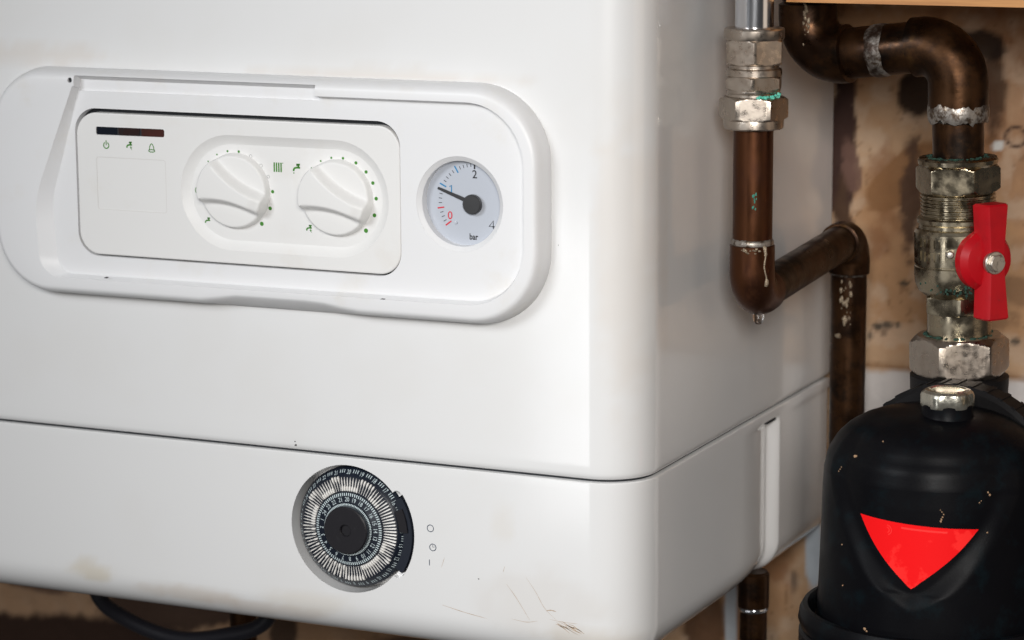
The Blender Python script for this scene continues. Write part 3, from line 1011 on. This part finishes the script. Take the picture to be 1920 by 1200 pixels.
def lump(mb, c, r, n=10, sq=(1, 1, 1)):
    bm = bmesh.new(); bmesh.ops.create_icosphere(bm, subdivisions=2, radius=1)
    V_ = []
    for v in bm.verts:
        k = r * (1 + random.uniform(-.28, .28)); V_.append((c[0] + v.co.x * k * sq[0], c[1] + v.co.y * k * sq[1], c[2] + v.co.z * k * sq[2]))
    F_ = [tuple(v.index for v in f.verts) for f in bm.faces]; bm.free(); mb.add(V_, F_)


q = MB()
for k in range(26):
    a = CA + radians(random.uniform(8, 62)); r = random.uniform(14.8, 16.6)
    lump(q, (PX + r * cos(a), PY + r * sin(a), 202.3 + random.uniform(-.3, 1.5) * (1.3 if a > CA + radians(30) else .3)), random.uniform(.5, 1.15))
q.obj('verdigris_crust', M['verdigris'], run, 60)
# tube, elbow, rear tube, second elbow, drop
RP = 11.0
E1 = (PX, PY, 90.0)
BX, BY, BZ = 27.0, 276.0, 98.0
obj('copper_tube', *lathe([(RP, 112), (RP, 188)], (PX, PY, 0), n=64), M['copper'], run)
a1 = arc_path((PX, PY, 130), E1, (BX, BY, BZ), 15, 14)
dirb = (Vector((BX, BY, BZ)) - Vector(E1)).normalized()
pa = [Vector((PX, PY, 120.2)), Vector((PX, PY, 119.4))] + a1 + [a1[-1] + dirb * 6, a1[-1] + dirb * 6.6]
elbow_r = [RP + .2, RP + 1.5] + [RP + 1.6] * len(a1) + [RP + 1.5, RP + .2]
el = obj('elbow', *tube(pa, elbow_r, 48), M['copper'], run, 40)
obj('rear_tube', *tube([a1[-1] + dirb * 4, Vector((BX, BY, BZ)) - dirb * 14], RP, 48), M['copper_dark'], run)
a2 = arc_path(E1, (BX, BY, BZ), (BX, BY + 1, 20), 15, 14)
pb = [a2[0] - dirb * 6.6, a2[0] - dirb * 6] + a2 + [Vector((BX, BY, 76)), Vector((BX, BY, 75.2))]
obj('elbow', *tube(pb, [RP + .2, RP + 1.5] + [RP + 1.6] * len(a2) + [RP + 1.5, RP + .2], 48), M['copper_dark'], run, 40)
obj('drop_tube', *tube([(BX, BY, 82), (BX, BY, -140)], RP, 48), M['copper_dark'], run)
# solder: band plus a runnel
NB = 72


def solder_band(mb, x, y, z0, z1, r, amp, seed):
    random.seed(seed); R = []
    ph = [random.uniform(0, 6.28) for _ in range(8)]
    for k in range(6):
        t = k / 5; ring = []
        for i in range(NB):
            a = 2 * pi * i / NB
            w = sum(sin(a * f + p) for f, p in zip((3, 5, 8, 13, 19, 24, 31, 7), ph)) / 8
            z = z0 + (z1 - z0) * t + amp * w * (1 if k < 3 else .8)
            q_ = r + .55 * sin(pi * t) + .35 * w * sin(pi * t) - (0.4 if k in (0, 5) else 0)
            ring.append((x + q_ * cos(a), y + q_ * sin(a), z))
        R.append(ring)
    mb.add(*rings(R))


q = MB(); solder_band(q, PX, PY, 118.4, 123.2, RP + .35, .9, 3)
q.obj('solder_band', M['solder'], run, 60)
q = MB()
for k in range(46):                      # runnel down the elbow, on its right-hand front
    t = k / 45; z = 119.5 - 21 * t
    a = CA + radians(32 + 6 * t + 3 * sin(t * 9)); w = (1.5 if t < .2 else .75) + (.9 if t > .85 else 0)
    rr_ = RP + 1.6 - .15 + (0 if t < .8 else -.1)
    ycent = PY; 
    lump(q, (PX + rr_ * cos(a), ycent + rr_ * sin(a), z), w * random.uniform(.55, .9), sq=(.8, .8, 1.1))
for k in range(14):
    a = CA + radians(random.uniform(-30, 20)); z = 118.3 + random.uniform(-2.0, .8)
    lump(q, (PX + (RP + 1.4) * cos(a), PY + (RP + 1.4) * sin(a), z), random.uniform(.5, 1.0), sq=(1.1, 1.1, .8))
q.obj('solder_drip', M['flux'], run, 60)
q = MB(); solder_band(q, BX, BY, 74.5, 78, RP + .3, .9, 8); q.obj('solder_band', M['solder'], run, 60)
q = MB()
for k in range(30):
    a = CA + radians(random.uniform(-30, 5)); z = 52 + random.uniform(-8, 20)
    lump(q, (BX + (RP - .3) * cos(a), BY + (RP - .3) * sin(a), z), random.uniform(.4, 1.1), sq=(1, 1, 1.9))
lump(q, (BX + RP * cos(CA - .6), BY + RP * sin(CA - .6), 38), 1.8)
q.obj('solder_drip', M['flux'], run, 60)
q = MB()
for k in range(9):
    a = CA + radians(4 + random.gauss(0, 5)); z = 146 + random.gauss(0, 4.5)
    lump(q, (PX + (RP - .2) * cos(a), PY + (RP - .2) * sin(a), z), random.uniform(.3, .7), sq=(1, 1, 1.8))
q.obj('verdigris_spot', mat('dull_verdigris', (.05, .24, .18), rough=.9), run, 60)
# hanging water drop
drop = obj('water_drop', *lathe([(.02, -5.2), (1.6, -4.8), (2.7, -3.6), (3.1, -2.0), (3.3, 0), (3.5, 2.0), (2.2, 3.2)], (PX + .5, PY + 10, 78.2), n=24), M['water'], None, 60)
tag(drop, 'clear water drop hanging under the lower copper elbow', 'drop')

# ================================================================== LARGE PIPE ABOVE THE VALVE
CX, CY = 133.0, 151.0
big = thing('large_copper_pipe', (CX, CY, 170), 'thick tarnished copper pipe bending twice above the valve at the top right', 'pipe')
R28, RF28 = 14.2, 16.6
RX, RY = 43.0, 163.0
A0, A1, A2, A3 = (RX, RY, 330), (RX, RY, 220.5), (CX, CY + 2, 229.5), (CX, CY + 1.5, 160)
e1 = arc_path(A0, A1, A2, 20, 18); e2 = arc_path(A1, A2, A3, 20, 18)
d12 = (Vector(A2) - Vector(A1)).normalized()
obj('riser_tube', *tube([A0, (RX, RY, 248)], R28, 48), M['copper_dark'], big)
obj('elbow', *tube([(RX, RY, 252), (RX, RY, 251)] + e1 + [e1[-1] + d12 * 3, e1[-1] + d12 * 3.8], [R28 + .2, RF28] + [RF28] * len(e1) + [RF28, R28 + .2], 48), M['copper_dark'], big, 40)
obj('cross_tube', *tube([e1[-1], e2[0]], R28 + .2, 48), M['copper_dark'], big)
obj('elbow', *tube([e2[0] - d12 * 4.2, e2[0] - d12 * 3.4] + e2 + [Vector((CX, CY + 1.5, 190.5)), Vector((CX, CY + 1.5, 189.6))], [R28 + .2, RF28 + .1] + [RF28] * len(e2) + [RF28, R28 + .2], 48), M['copper_dark'], big, 40)
obj('neck_tube', *lathe([(R28, 160), (R28, 194)], (CX, CY + 1, 0), n=56), M['copper_dark'], big)
q = MB(); solder_band(q, CX, CY + 1.5, 186.5, 196.5, RF28 - .1, 3.2, 21); q.obj('solder_band', M['solder'], big, 60)
q = MB()
mid = (e1[-1] + e2[0]) / 2 + d12 * -1
R = []
uu, vv, _ = frame(d12)
random.seed(4)
for k in range(5):
    rr_ = R28 + (.3, .8, .9, .8, .3)[k]
    R.append([tuple(mid + d12 * (-4 + 2.4 * k + .8 * sin(i * .9 + k) * .6) + (uu * cos(2 * pi * i / 40) + vv * sin(2 * pi * i / 40)) * (rr_ + .15 * sin(i * 2.3))) for i in range(40)])
q.add(*rings(R)); q.obj('solder_band', M['solder'], big, 60)
q = MB()
for k in range(26):
    a = CA + radians(-4 + random.gauss(0, 4)); z = 262 - k * 1.3
    lump(q, (RX + (RF28 - .2) * cos(a), RY + (RF28 - .2) * sin(a), z), random.uniform(.5, 1.1), sq=(1, 1, 1.7))
q.obj('solder_drip', M['flux'], big, 60)

# ================================================================== VALVE
valve = thing('isolation_valve', (CX, CY, 44), 'stained nickel ball valve with a red lever handle, standing above the black filter', 'valve')
VA = radians(-70)
q = MB(); q.add(*hexnut((CX, CY, 0), 23.6, 147.0, 163.5, VA + radians(18), 3.0)); q.add(*lathe([(20.5, 162), (22, 163.5), (22.2, 165.8), (21.4, 166.8), (14.2, 166.9)], (CX, CY, 0), n=72))
q.obj('top_nut', M['valve_metal'], valve, 25)
q = MB()
lp = []
for k in range(70): a = 2 * pi * k / 70; lp.append(a)
for k in range(80):
    a = radians(random.uniform(-180, 180)); r = random.uniform(14.2, 17)
    lump(q, (CX + r * cos(a), CY + r * sin(a), 166.8 + random.uniform(0, .5)), random.uniform(.3, .9), sq=(1.8, 1.8, .7))
q.obj('verdigris_crust', M['green_dark'], valve, 60)
# threaded neck
pr = []
for k in range(8):
    z = 146.8 - k * 2.0
    pr += [(20.0, z), (20.9, z - .5), (20.9, z - 1.0), (20.0, z - 1.5)]
q = MB(); q.add(*lathe(pr[::-1], (CX, CY, 0), n=72)); q.obj('thread', M['valve_metal'], valve, 20)
# body
q = MB()
q.add(*lathe([(17, 88), (19.5, 90.0), (22.5, 92.8), (24.2, 97), (24.6, 102), (24.6, 106.5), (24.0, 107), (24.0, 107.6), (24.5, 108), (24.5, 125.6), (23.4, 127.4), (22.0, 128.2), (22.0, 130.0), (22.8, 131.0), (22.8, 133.2), (21.4, 134.2)], (CX, CY, 0), n=96))
q.obj('valve_body', M['valve_metal'], valve, 22)
q = MB()
for row, z0 in ((0, 118.5), (1, 111.0)):
    for k in range(6):
        a = VA + radians(-62 + k * 8.0)
        hgt = 4.6 if row == 0 else 5.2
        for zz in (z0, ):
            c = (CX + 24.5 * cos(a), CY + 24.5 * sin(a))
            tx, ty = -sin(a), cos(a); w = .55
            V_ = []
            for dz in (0, hgt):
                for s, d in ((-1, -.2), (1, -.2), (1, .55), (-1, .55)):
                    V_.append((c[0] + tx * w * s + cos(a) * d, c[1] + ty * w * s + sin(a) * d, zz + dz))
            q.add(V_, [(0, 1, 2, 3), (4, 7, 6, 5), (0, 4, 5, 1), (1, 5, 6, 2), (2, 6, 7, 3), (3, 7, 4, 0)])
q.obj('embossed_marks', M['valve_metal'], valve, 0)
q = MB(); q.add(*hexnut((CX, CY, 0), 20.8, 79.6, 90.4, VA + radians(-2), 1.2)); q.obj('body_hexagon', M['valve_metal'], valve, 25)
obj('tail', *lathe([(17.8, 62), (17.8, 80)], (CX, CY, 0), n=72), M['valve_metal'], valve)
q = MB(); q.add(*hexnut((CX, CY, 0), 28.0, 44.0, 67.0, VA + radians(33), 4.2, r_edge=23.2)); q.obj('union_nut', M['nickel'], valve, 25)
q = MB()
for k in range(70):
    a = radians(random.uniform(-180, 180))
    lump(q, (CX + 18.6 * cos(a), CY + 18.6 * sin(a), 67.0 + random.uniform(-.3, .5)), random.uniform(.3, .9), sq=(1.6, 1.6, .8))
for k in range(60):
    a = VA + radians(random.gauss(6, 24))
    lump(q, (CX + 24.0 * cos(a), CY + 24.0 * sin(a), 96.5 + random.gauss(0, 2.2)), random.uniform(.3, .9), sq=(.8, .8, 1))
q.obj('verdigris_crust', M['green_dark'], valve, 60)
# stem and handle: axis points to the front right
ax = Vector((.76, -.64, 0)).normalized(); tt = Vector((.64, .76, 0)).normalized()
HC = Vector((CX, CY, 112.0))
obj('stem', *lathe([(9, 18), (9, 26), (5, 26.5), (5, 34)], HC, ax, 32), M['valve_metal'], valve, 30)
obj('stop_pin', *lathe([(2.2, 0), (2.2, 4), (1.6, 4.8), (.02, 5)], HC + ax * 16 - tt * 17 + Vector((0, 0, 4)), Vector((.42, -.9, 0)), 20), M['bolt'], valve, 30)
handle = obj('lever_handle', *lathe([(15.6, 19.5), (16.8, 21.5), (16.8, 26.0), (14.0, 30.0), (9.0, 31.5)], HC, ax, 48), M['red'], valve, 30)


def hb(t, z, d): return tuple(HC + tt * t + ax * d + Vector((0, 0, z)))


def bar_ring(z):
    k = abs(z) / 33.0
    c = 1.0 * k * 2                                   # slight offset outwards
    wf = 4.6 + 2.0 * k ** 1.2                          # half width at the front
    wb = wf + 1.0
    d1_ = 36.0 + 1.2 * k; d0 = 24.0 + 1.0 * k
    t0 = 1.2
    sh = -1.0
    return [hb(t0 - wb + sh, z, d0), hb(t0 + wb + sh, z, d0), hb(t0 + wb + .2, z, d1_ - 2.4), hb(t0 + wf - .5, z, d1_), hb(t0 - wf + .5, z, d1_), hb(t0 - wb - .2, z, d1_ - 2.4)]


R = [bar_ring(z) for z in (-32, -31, -26, -20, -14, -9, -5, 0, 5, 9, 14, 20, 26, 31, 32)]
for idx, sgn in ((0, 1), (-1, -1)):
    c = sum((Vector(p) for p in R[idx]), Vector()) / 6
    R[idx] = [tuple(c + (Vector(p) - c) * .86) for p in R[idx]]
hbar = obj('lever_bar', *rings(R), M['red'], handle, 32)
clean(hbar)
obj('bolt', *hexnut(HC + tt * -.8, 5.0, 36.9, 39.6, 0, .9, 60, r_edge=4.2, axis=ax), M['bolt'], handle, 25)
obj('washer', *lathe([(6.2, 34.0), (6.4, 35), (6.4, 36.4), (6.0, 37.0), (3, 37.1)], HC + tt * -.8, ax, 40), M['bolt'], handle, 30)

# the column leans a little to the left
LEAN = Matrix.Rotation(.030, 4, Vector((fw.x, fw.y, 0)).normalized() * -1)
valve.rotation_euler = LEAN.to_euler()
big.rotation_euler = LEAN.to_euler()
big.location += (LEAN @ Vector((0, 0, 126)) - Vector((0, 0, 126))) * S

# ================================================================== FILTER
FX, FY = 139.0, 86.0
filt = thing('magnetic_filter', (FX, FY, -110), 'round-shouldered black plastic filter canister with a red triangular label, bottom right', 'filter')


def prof_r(z):
    K = [(-90, 63.0), (-60, 62.2), (-30, 61.2), (-5, 60.6), (5, 60.0), (14, 58), (22, 53.2), (28, 47), (32.5, 39), (35.5, 30), (37.2, 18), (38, 8), (38.2, .05)]
    for (a, b), (c, d) in zip(K, K[1:]):
        if a <= z <= c: return b + (d - b) * (z - a) / (c - a)
    return .05


PH0 = 5.0                       # the shield faces this way (degrees east of straight out)


def shield(phi, z):
    """1 inside the raised shield, 0 outside, soft border"""
    p = phi - PH0
    z += .05 * p
    p = sqrt(p * p + 30) - 3.0
    if z > 4: hw = 42.5 + (z - 4) * .1
    else:
        t = (z + 50.5) / 54.5
        hw = 41 * max(t, 0) ** .74 + 1.5 if t > 0 else 1.5 + (z + 50.5) * 1.4
    d = (hw - abs(p)) * .75
    return float(sstep(-10.0, 1.0, np.array(d))) * (1 - float(sstep(18, 31, np.array(z))))


NA_, zz = 480, list(np.arange(-90, 5, .7)) + [5, 7, 9, 11, 13, 15, 17, 19, 21, 23, 25, 27, 29, 30.5, 32, 33.5, 35, 36, 37, 37.7, 38.2]
R = []
for z in zz:
    ring = []
    r = prof_r(z)
    for j in range(NA_):
        a = 2 * pi * j / NA_ - pi
        s = shield(math.degrees(a), z)
        # dished border around a flatter face
        rr_ = r - 3.3 * s
        rr_ = max(rr_, .05)
        ring.append((FX + rr_ * sin(a), FY - rr_ * cos(a), z))
    R.append(ring)
body = obj('canister', *rings(R), M['black'], filt, 50)
clean(body)


# label: follows the shield face
def surf(phi, z, lift):
    r = prof_r(z); s = shield(phi, z)
    rr_ = r - 3.3 * s + lift
    a = radians(phi)
    return (FX + rr_ * sin(a), FY - rr_ * cos(a), z)


Lc, Rc, Ap = (-26.0, -11.2), (39.6, -15.2), (5.0, -47.6)
N_ = 26
V, F = [], []
for i in range(N_ + 1):
    t = i / N_                         # top -> apex
    tt_ = t ** 1.0
    b = .10 * sin(pi * t)             # sides bulge outwards
    lx = Lc[0] + (Ap[0] - Lc[0]) * (tt_ - b * .8); rx = Rc[0] + (Ap[0] - Rc[0]) * (tt_ - b * .8)
    if t > .86:                        # rounded tip
        t86 = .86; b8 = .10 * sin(pi * t86) * .8
        hl = (Ap[0] - (Lc[0] + (Ap[0] - Lc[0]) * (t86 - b8))); hr_ = ((Rc[0] + (Ap[0] - Rc[0]) * (t86 - b8)) - Ap[0])
        k = (t - .86) / .14; q_ = max(.01, sqrt(max(0, 1 - k)) * (1 - k / 2))
        lx, rx = Ap[0] - hl * q_, Ap[0] + hr_ * q_
    for j in range(21):
        s = j / 20
        phi = lx + (rx - lx) * s
        ztop = Lc[1] + (Rc[1] - Lc[1]) * ((phi - Lc[0]) / (Rc[0] - Lc[0]))
        zbot = Ap[1]
        z = ztop + (zbot - ztop) * t
        V.append(surf(phi, z, .35))
for i in range(N_):
    for j in range(20):
        a = i * 21 + j; F.append((a, a + 21, a + 22, a + 1))
label = obj('red_label', V, F, M['label'], filt, 60)
V, F = [], []
for i in range(2):
    for j in range(13):
        phi = -1 + 24 * j / 12; z = (-14.6 - 1.0 * i) - .055 * (phi + 1)
        V.append(surf(phi, z, .55))
for j in range(12): F.append((j, j + 13, j + 14, j + 1))
obj('embossed_line', V, F, M['label_emboss'], label, 60)
for rad_ in (1.4, 2.6):
    V, F = [], []
    for j in range(15):
        a = radians(-70 + 160 * j / 14)
        for w in (-.2, .2):
            V.append(surf(-9.0 + (rad_ + w) * cos(a) * 1.05, -17.2 + (rad_ + w) * sin(a), .5))
    for j in range(14): F.append((2 * j, 2 * j + 1, 2 * j + 3, 2 * j + 2))
    obj('embossed_arc', V, F, M['label_emboss'], label, 60)
# clamp collar and lower cup
obj('clamp_ring', *lathe([(62, -80), (66, -79.5), (71.5, -76.5), (73, -72.5), (72.4, -68.0), (70.5, -64.5), (68, -64.0), (66.8, -66.0), (64.5, -72.5), (61.5, -73.5)], (FX, FY, -8), n=120, close0=False, close1=False), M['black'], filt, 30)
obj('lower_cup', *lathe([(60, -150), (66, -148), (70.5, -140), (72.6, -90), (72.6, -79), (71, -77.6), (60, -77.5)], (FX, FY, -8), n=120), M['black_matt'], filt, 30)
# bleed cap
bc = Vector((FX, FY, 1.8)) + rt * 3.8 - Vector((fw.x, fw.y, 0)).normalized() * 12
obj('bleed_neck', *lathe([(19, 27), (18, 32), (14.6, 33.5), (13.6, 36), (13.6, 41), (13, 41.5)], (bc.x, bc.y, bc.z), n=56), M['black'], filt, 30)


def capshape(r, h, t):
    return r * .96 * (1 - .045 * (1 + cos(6 * t + 1.0)) * (1 if h < 46.5 else .5))


obj('bleed_cap', *lathe([(13.0, 39.5), (14.8, 40.0), (15.0, 41.0), (15.0, 46.0), (14.2, 47.6), (12.6, 48.8), (10.5, 49.2), (9.4, 48.6), (5, 48.2), (.05, 48.2)], (bc.x, bc.y, bc.z), n=72, shape=capshape), M['plug'], filt, 24)
# rear housing ring with ribs, and the inlet boss under the valve
yd = Vector((.10, 1, 0)).normalized()
hr = Vector((FX + 3, FY + 22, -16))
q = MB(); q.add(*lathe([(50, 0), (60, 0), (62.5, 2), (62.5, 16), (60, 18), (50, 18)], hr, yd, 120))
q.obj('rear_ring', M['black_matt'], filt, 30)
uu, vv, _ = frame(yd)
q = MB()
for k in range(44):
    a = 2 * pi * k / 44
    dvec = uu * cos(a) + vv * sin(a); tv = -uu * sin(a) + vv * cos(a)
    V_ = [tuple(hr + dvec * r + tv * s + yd * h) for h in (1.5, 16.5) for r, s in ((61.5, -1.6), (61.5, 1.6), (63.1, 1.2), (63.1, -1.2))]
    q.add(V_, [(0, 1, 2, 3), (4, 7, 6, 5), (0, 4, 5, 1), (1, 5, 6, 2), (2, 6, 7, 3), (3, 7, 4, 0)])
rb = q.obj('ring_ribs', M['black_matt'], filt, 0); clean(rb)
obj('inlet_boss', *lathe([(22, -10), (24, 22), (24.5, 30), (27.2, 33), (27.6, 43.6), (25, 44.6), (15, 44.8)], (CX, CY, 0), n=72), M['black_matt'], filt, 30)
# crumbs on the canister
q = MB()
random.seed(12)
for phi, z, r in ((-37, 17, .8), (-36, 17.3, .6), (-45, 10, .35), (-45.5, 8.8, .3), (-46, 7.6, .3), (-20, 27, .4), (45, 4, .5), (46, 2.6, .55), (-18, -72, .8), (-17, -73, .5), (-34, -52, .4), (-36, -30, .35), (19.5, -10.5, .55), (19.8, -9.4, .5), (20.4, -8.2, .4), (20.8, -6.8, .35), (20.0, -5.4, .3), (19.2, -4.4, .25), (44, -17, .4), (40, -1, .3), (41, -.2, .25)):
    p = surf(phi, z, .1)
    lump(q, p, r, sq=(1, .6, 1.1))
q.obj('plaster_crumbs', M['crumb'], filt, 60)

# ================================================================== THINGS ABOVE AND BELOW
q = MB(); V, F = box(41.5, 420, 112, 326, 252.4, 330); q.add(V, F)
rail = q.obj('wooden_shelf', M['wood'], None, 0)
tag(rail, 'orange-brown wooden shelf edge running along the top right of the picture', 'shelf')

up_ = thing('lower_copper_pipe', (-13, 220, -260), 'dark copper pipe with a shiny solder ring, dropping below the right end of the boiler', 'pipe')
obj('tube', *tube([(-13, 220, -104), (-13, 220, -260)], 8.4, 40), M['copper_dark'], up_)
obj('fitting', *tube([(-13, 220, -105), (-13, 220, -105.6), (-13, 220, -126.5), (-13, 220, -127)], [8.6, 9.6, 9.6, 8.6], 40), M['copper_dark'], up_, 40)
q = MB(); solder_band(q, -13, 220, -129.5, -126.2, 8.8, .3, 5); q.obj('solder_ring', M['chrome'], up_, 60)

u2 = thing('thin_waste_pipe', (-352, 200, -240), 'dim brown pipe hanging below the middle of the boiler behind the cable', 'pipe')
obj('tube', *tube([(-372, 210, -100), (-372, 210, -300)], 9, 32), M['copper_dark'], u2)
obj('collar', *tube([(-372, 210, -196), (-372, 210, -205)], 10.5, 32), M['copper_dark'], u2)

pts = []
P4 = [(-440, 130, -100), (-432, 126, -141), (-408, 122, -155), (-369, 120, -163), (-333, 120, -157), (-302, 122, -143), (-285, 126, -100)]
PV = [Vector(p) for p in P4]
for i in range(len(PV) - 1):
    a = PV[max(i - 1, 0)]; b = PV[i]; c = PV[i + 1]; d = PV[min(i + 2, len(PV) - 1)]
    for k in range(8):
        t = k / 8; pts.append(.5 * ((2 * b) + (c - a) * t + (2 * a - 5 * b + 4 * c - d) * t * t + (3 * b - a - 3 * c + d) * t ** 3))
pts.append(PV[-1])
cb = obj('black_cable', *tube(pts, 5.0, 20), M['cable'], None, 60)
tag(cb, 'black cable sagging in a loop below the left of the boiler', 'cable')

# tiny joined pieces that nobody could pick apart
for o in list(sc.objects):
    n = o.name.split('.')[0]
    if n in ('verdigris_crust', 'verdigris_spot', 'solder_drip', 'plaster_crumbs', 'dirt_specks', 'scratch_cluster', 'fine_scratches', 'tick_ring', 'outer_numbers', 'embossed_marks', 'ring_ribs', 'scuff_mark', 'black_scale_marks'):
        o['kind'] = 'stuff'
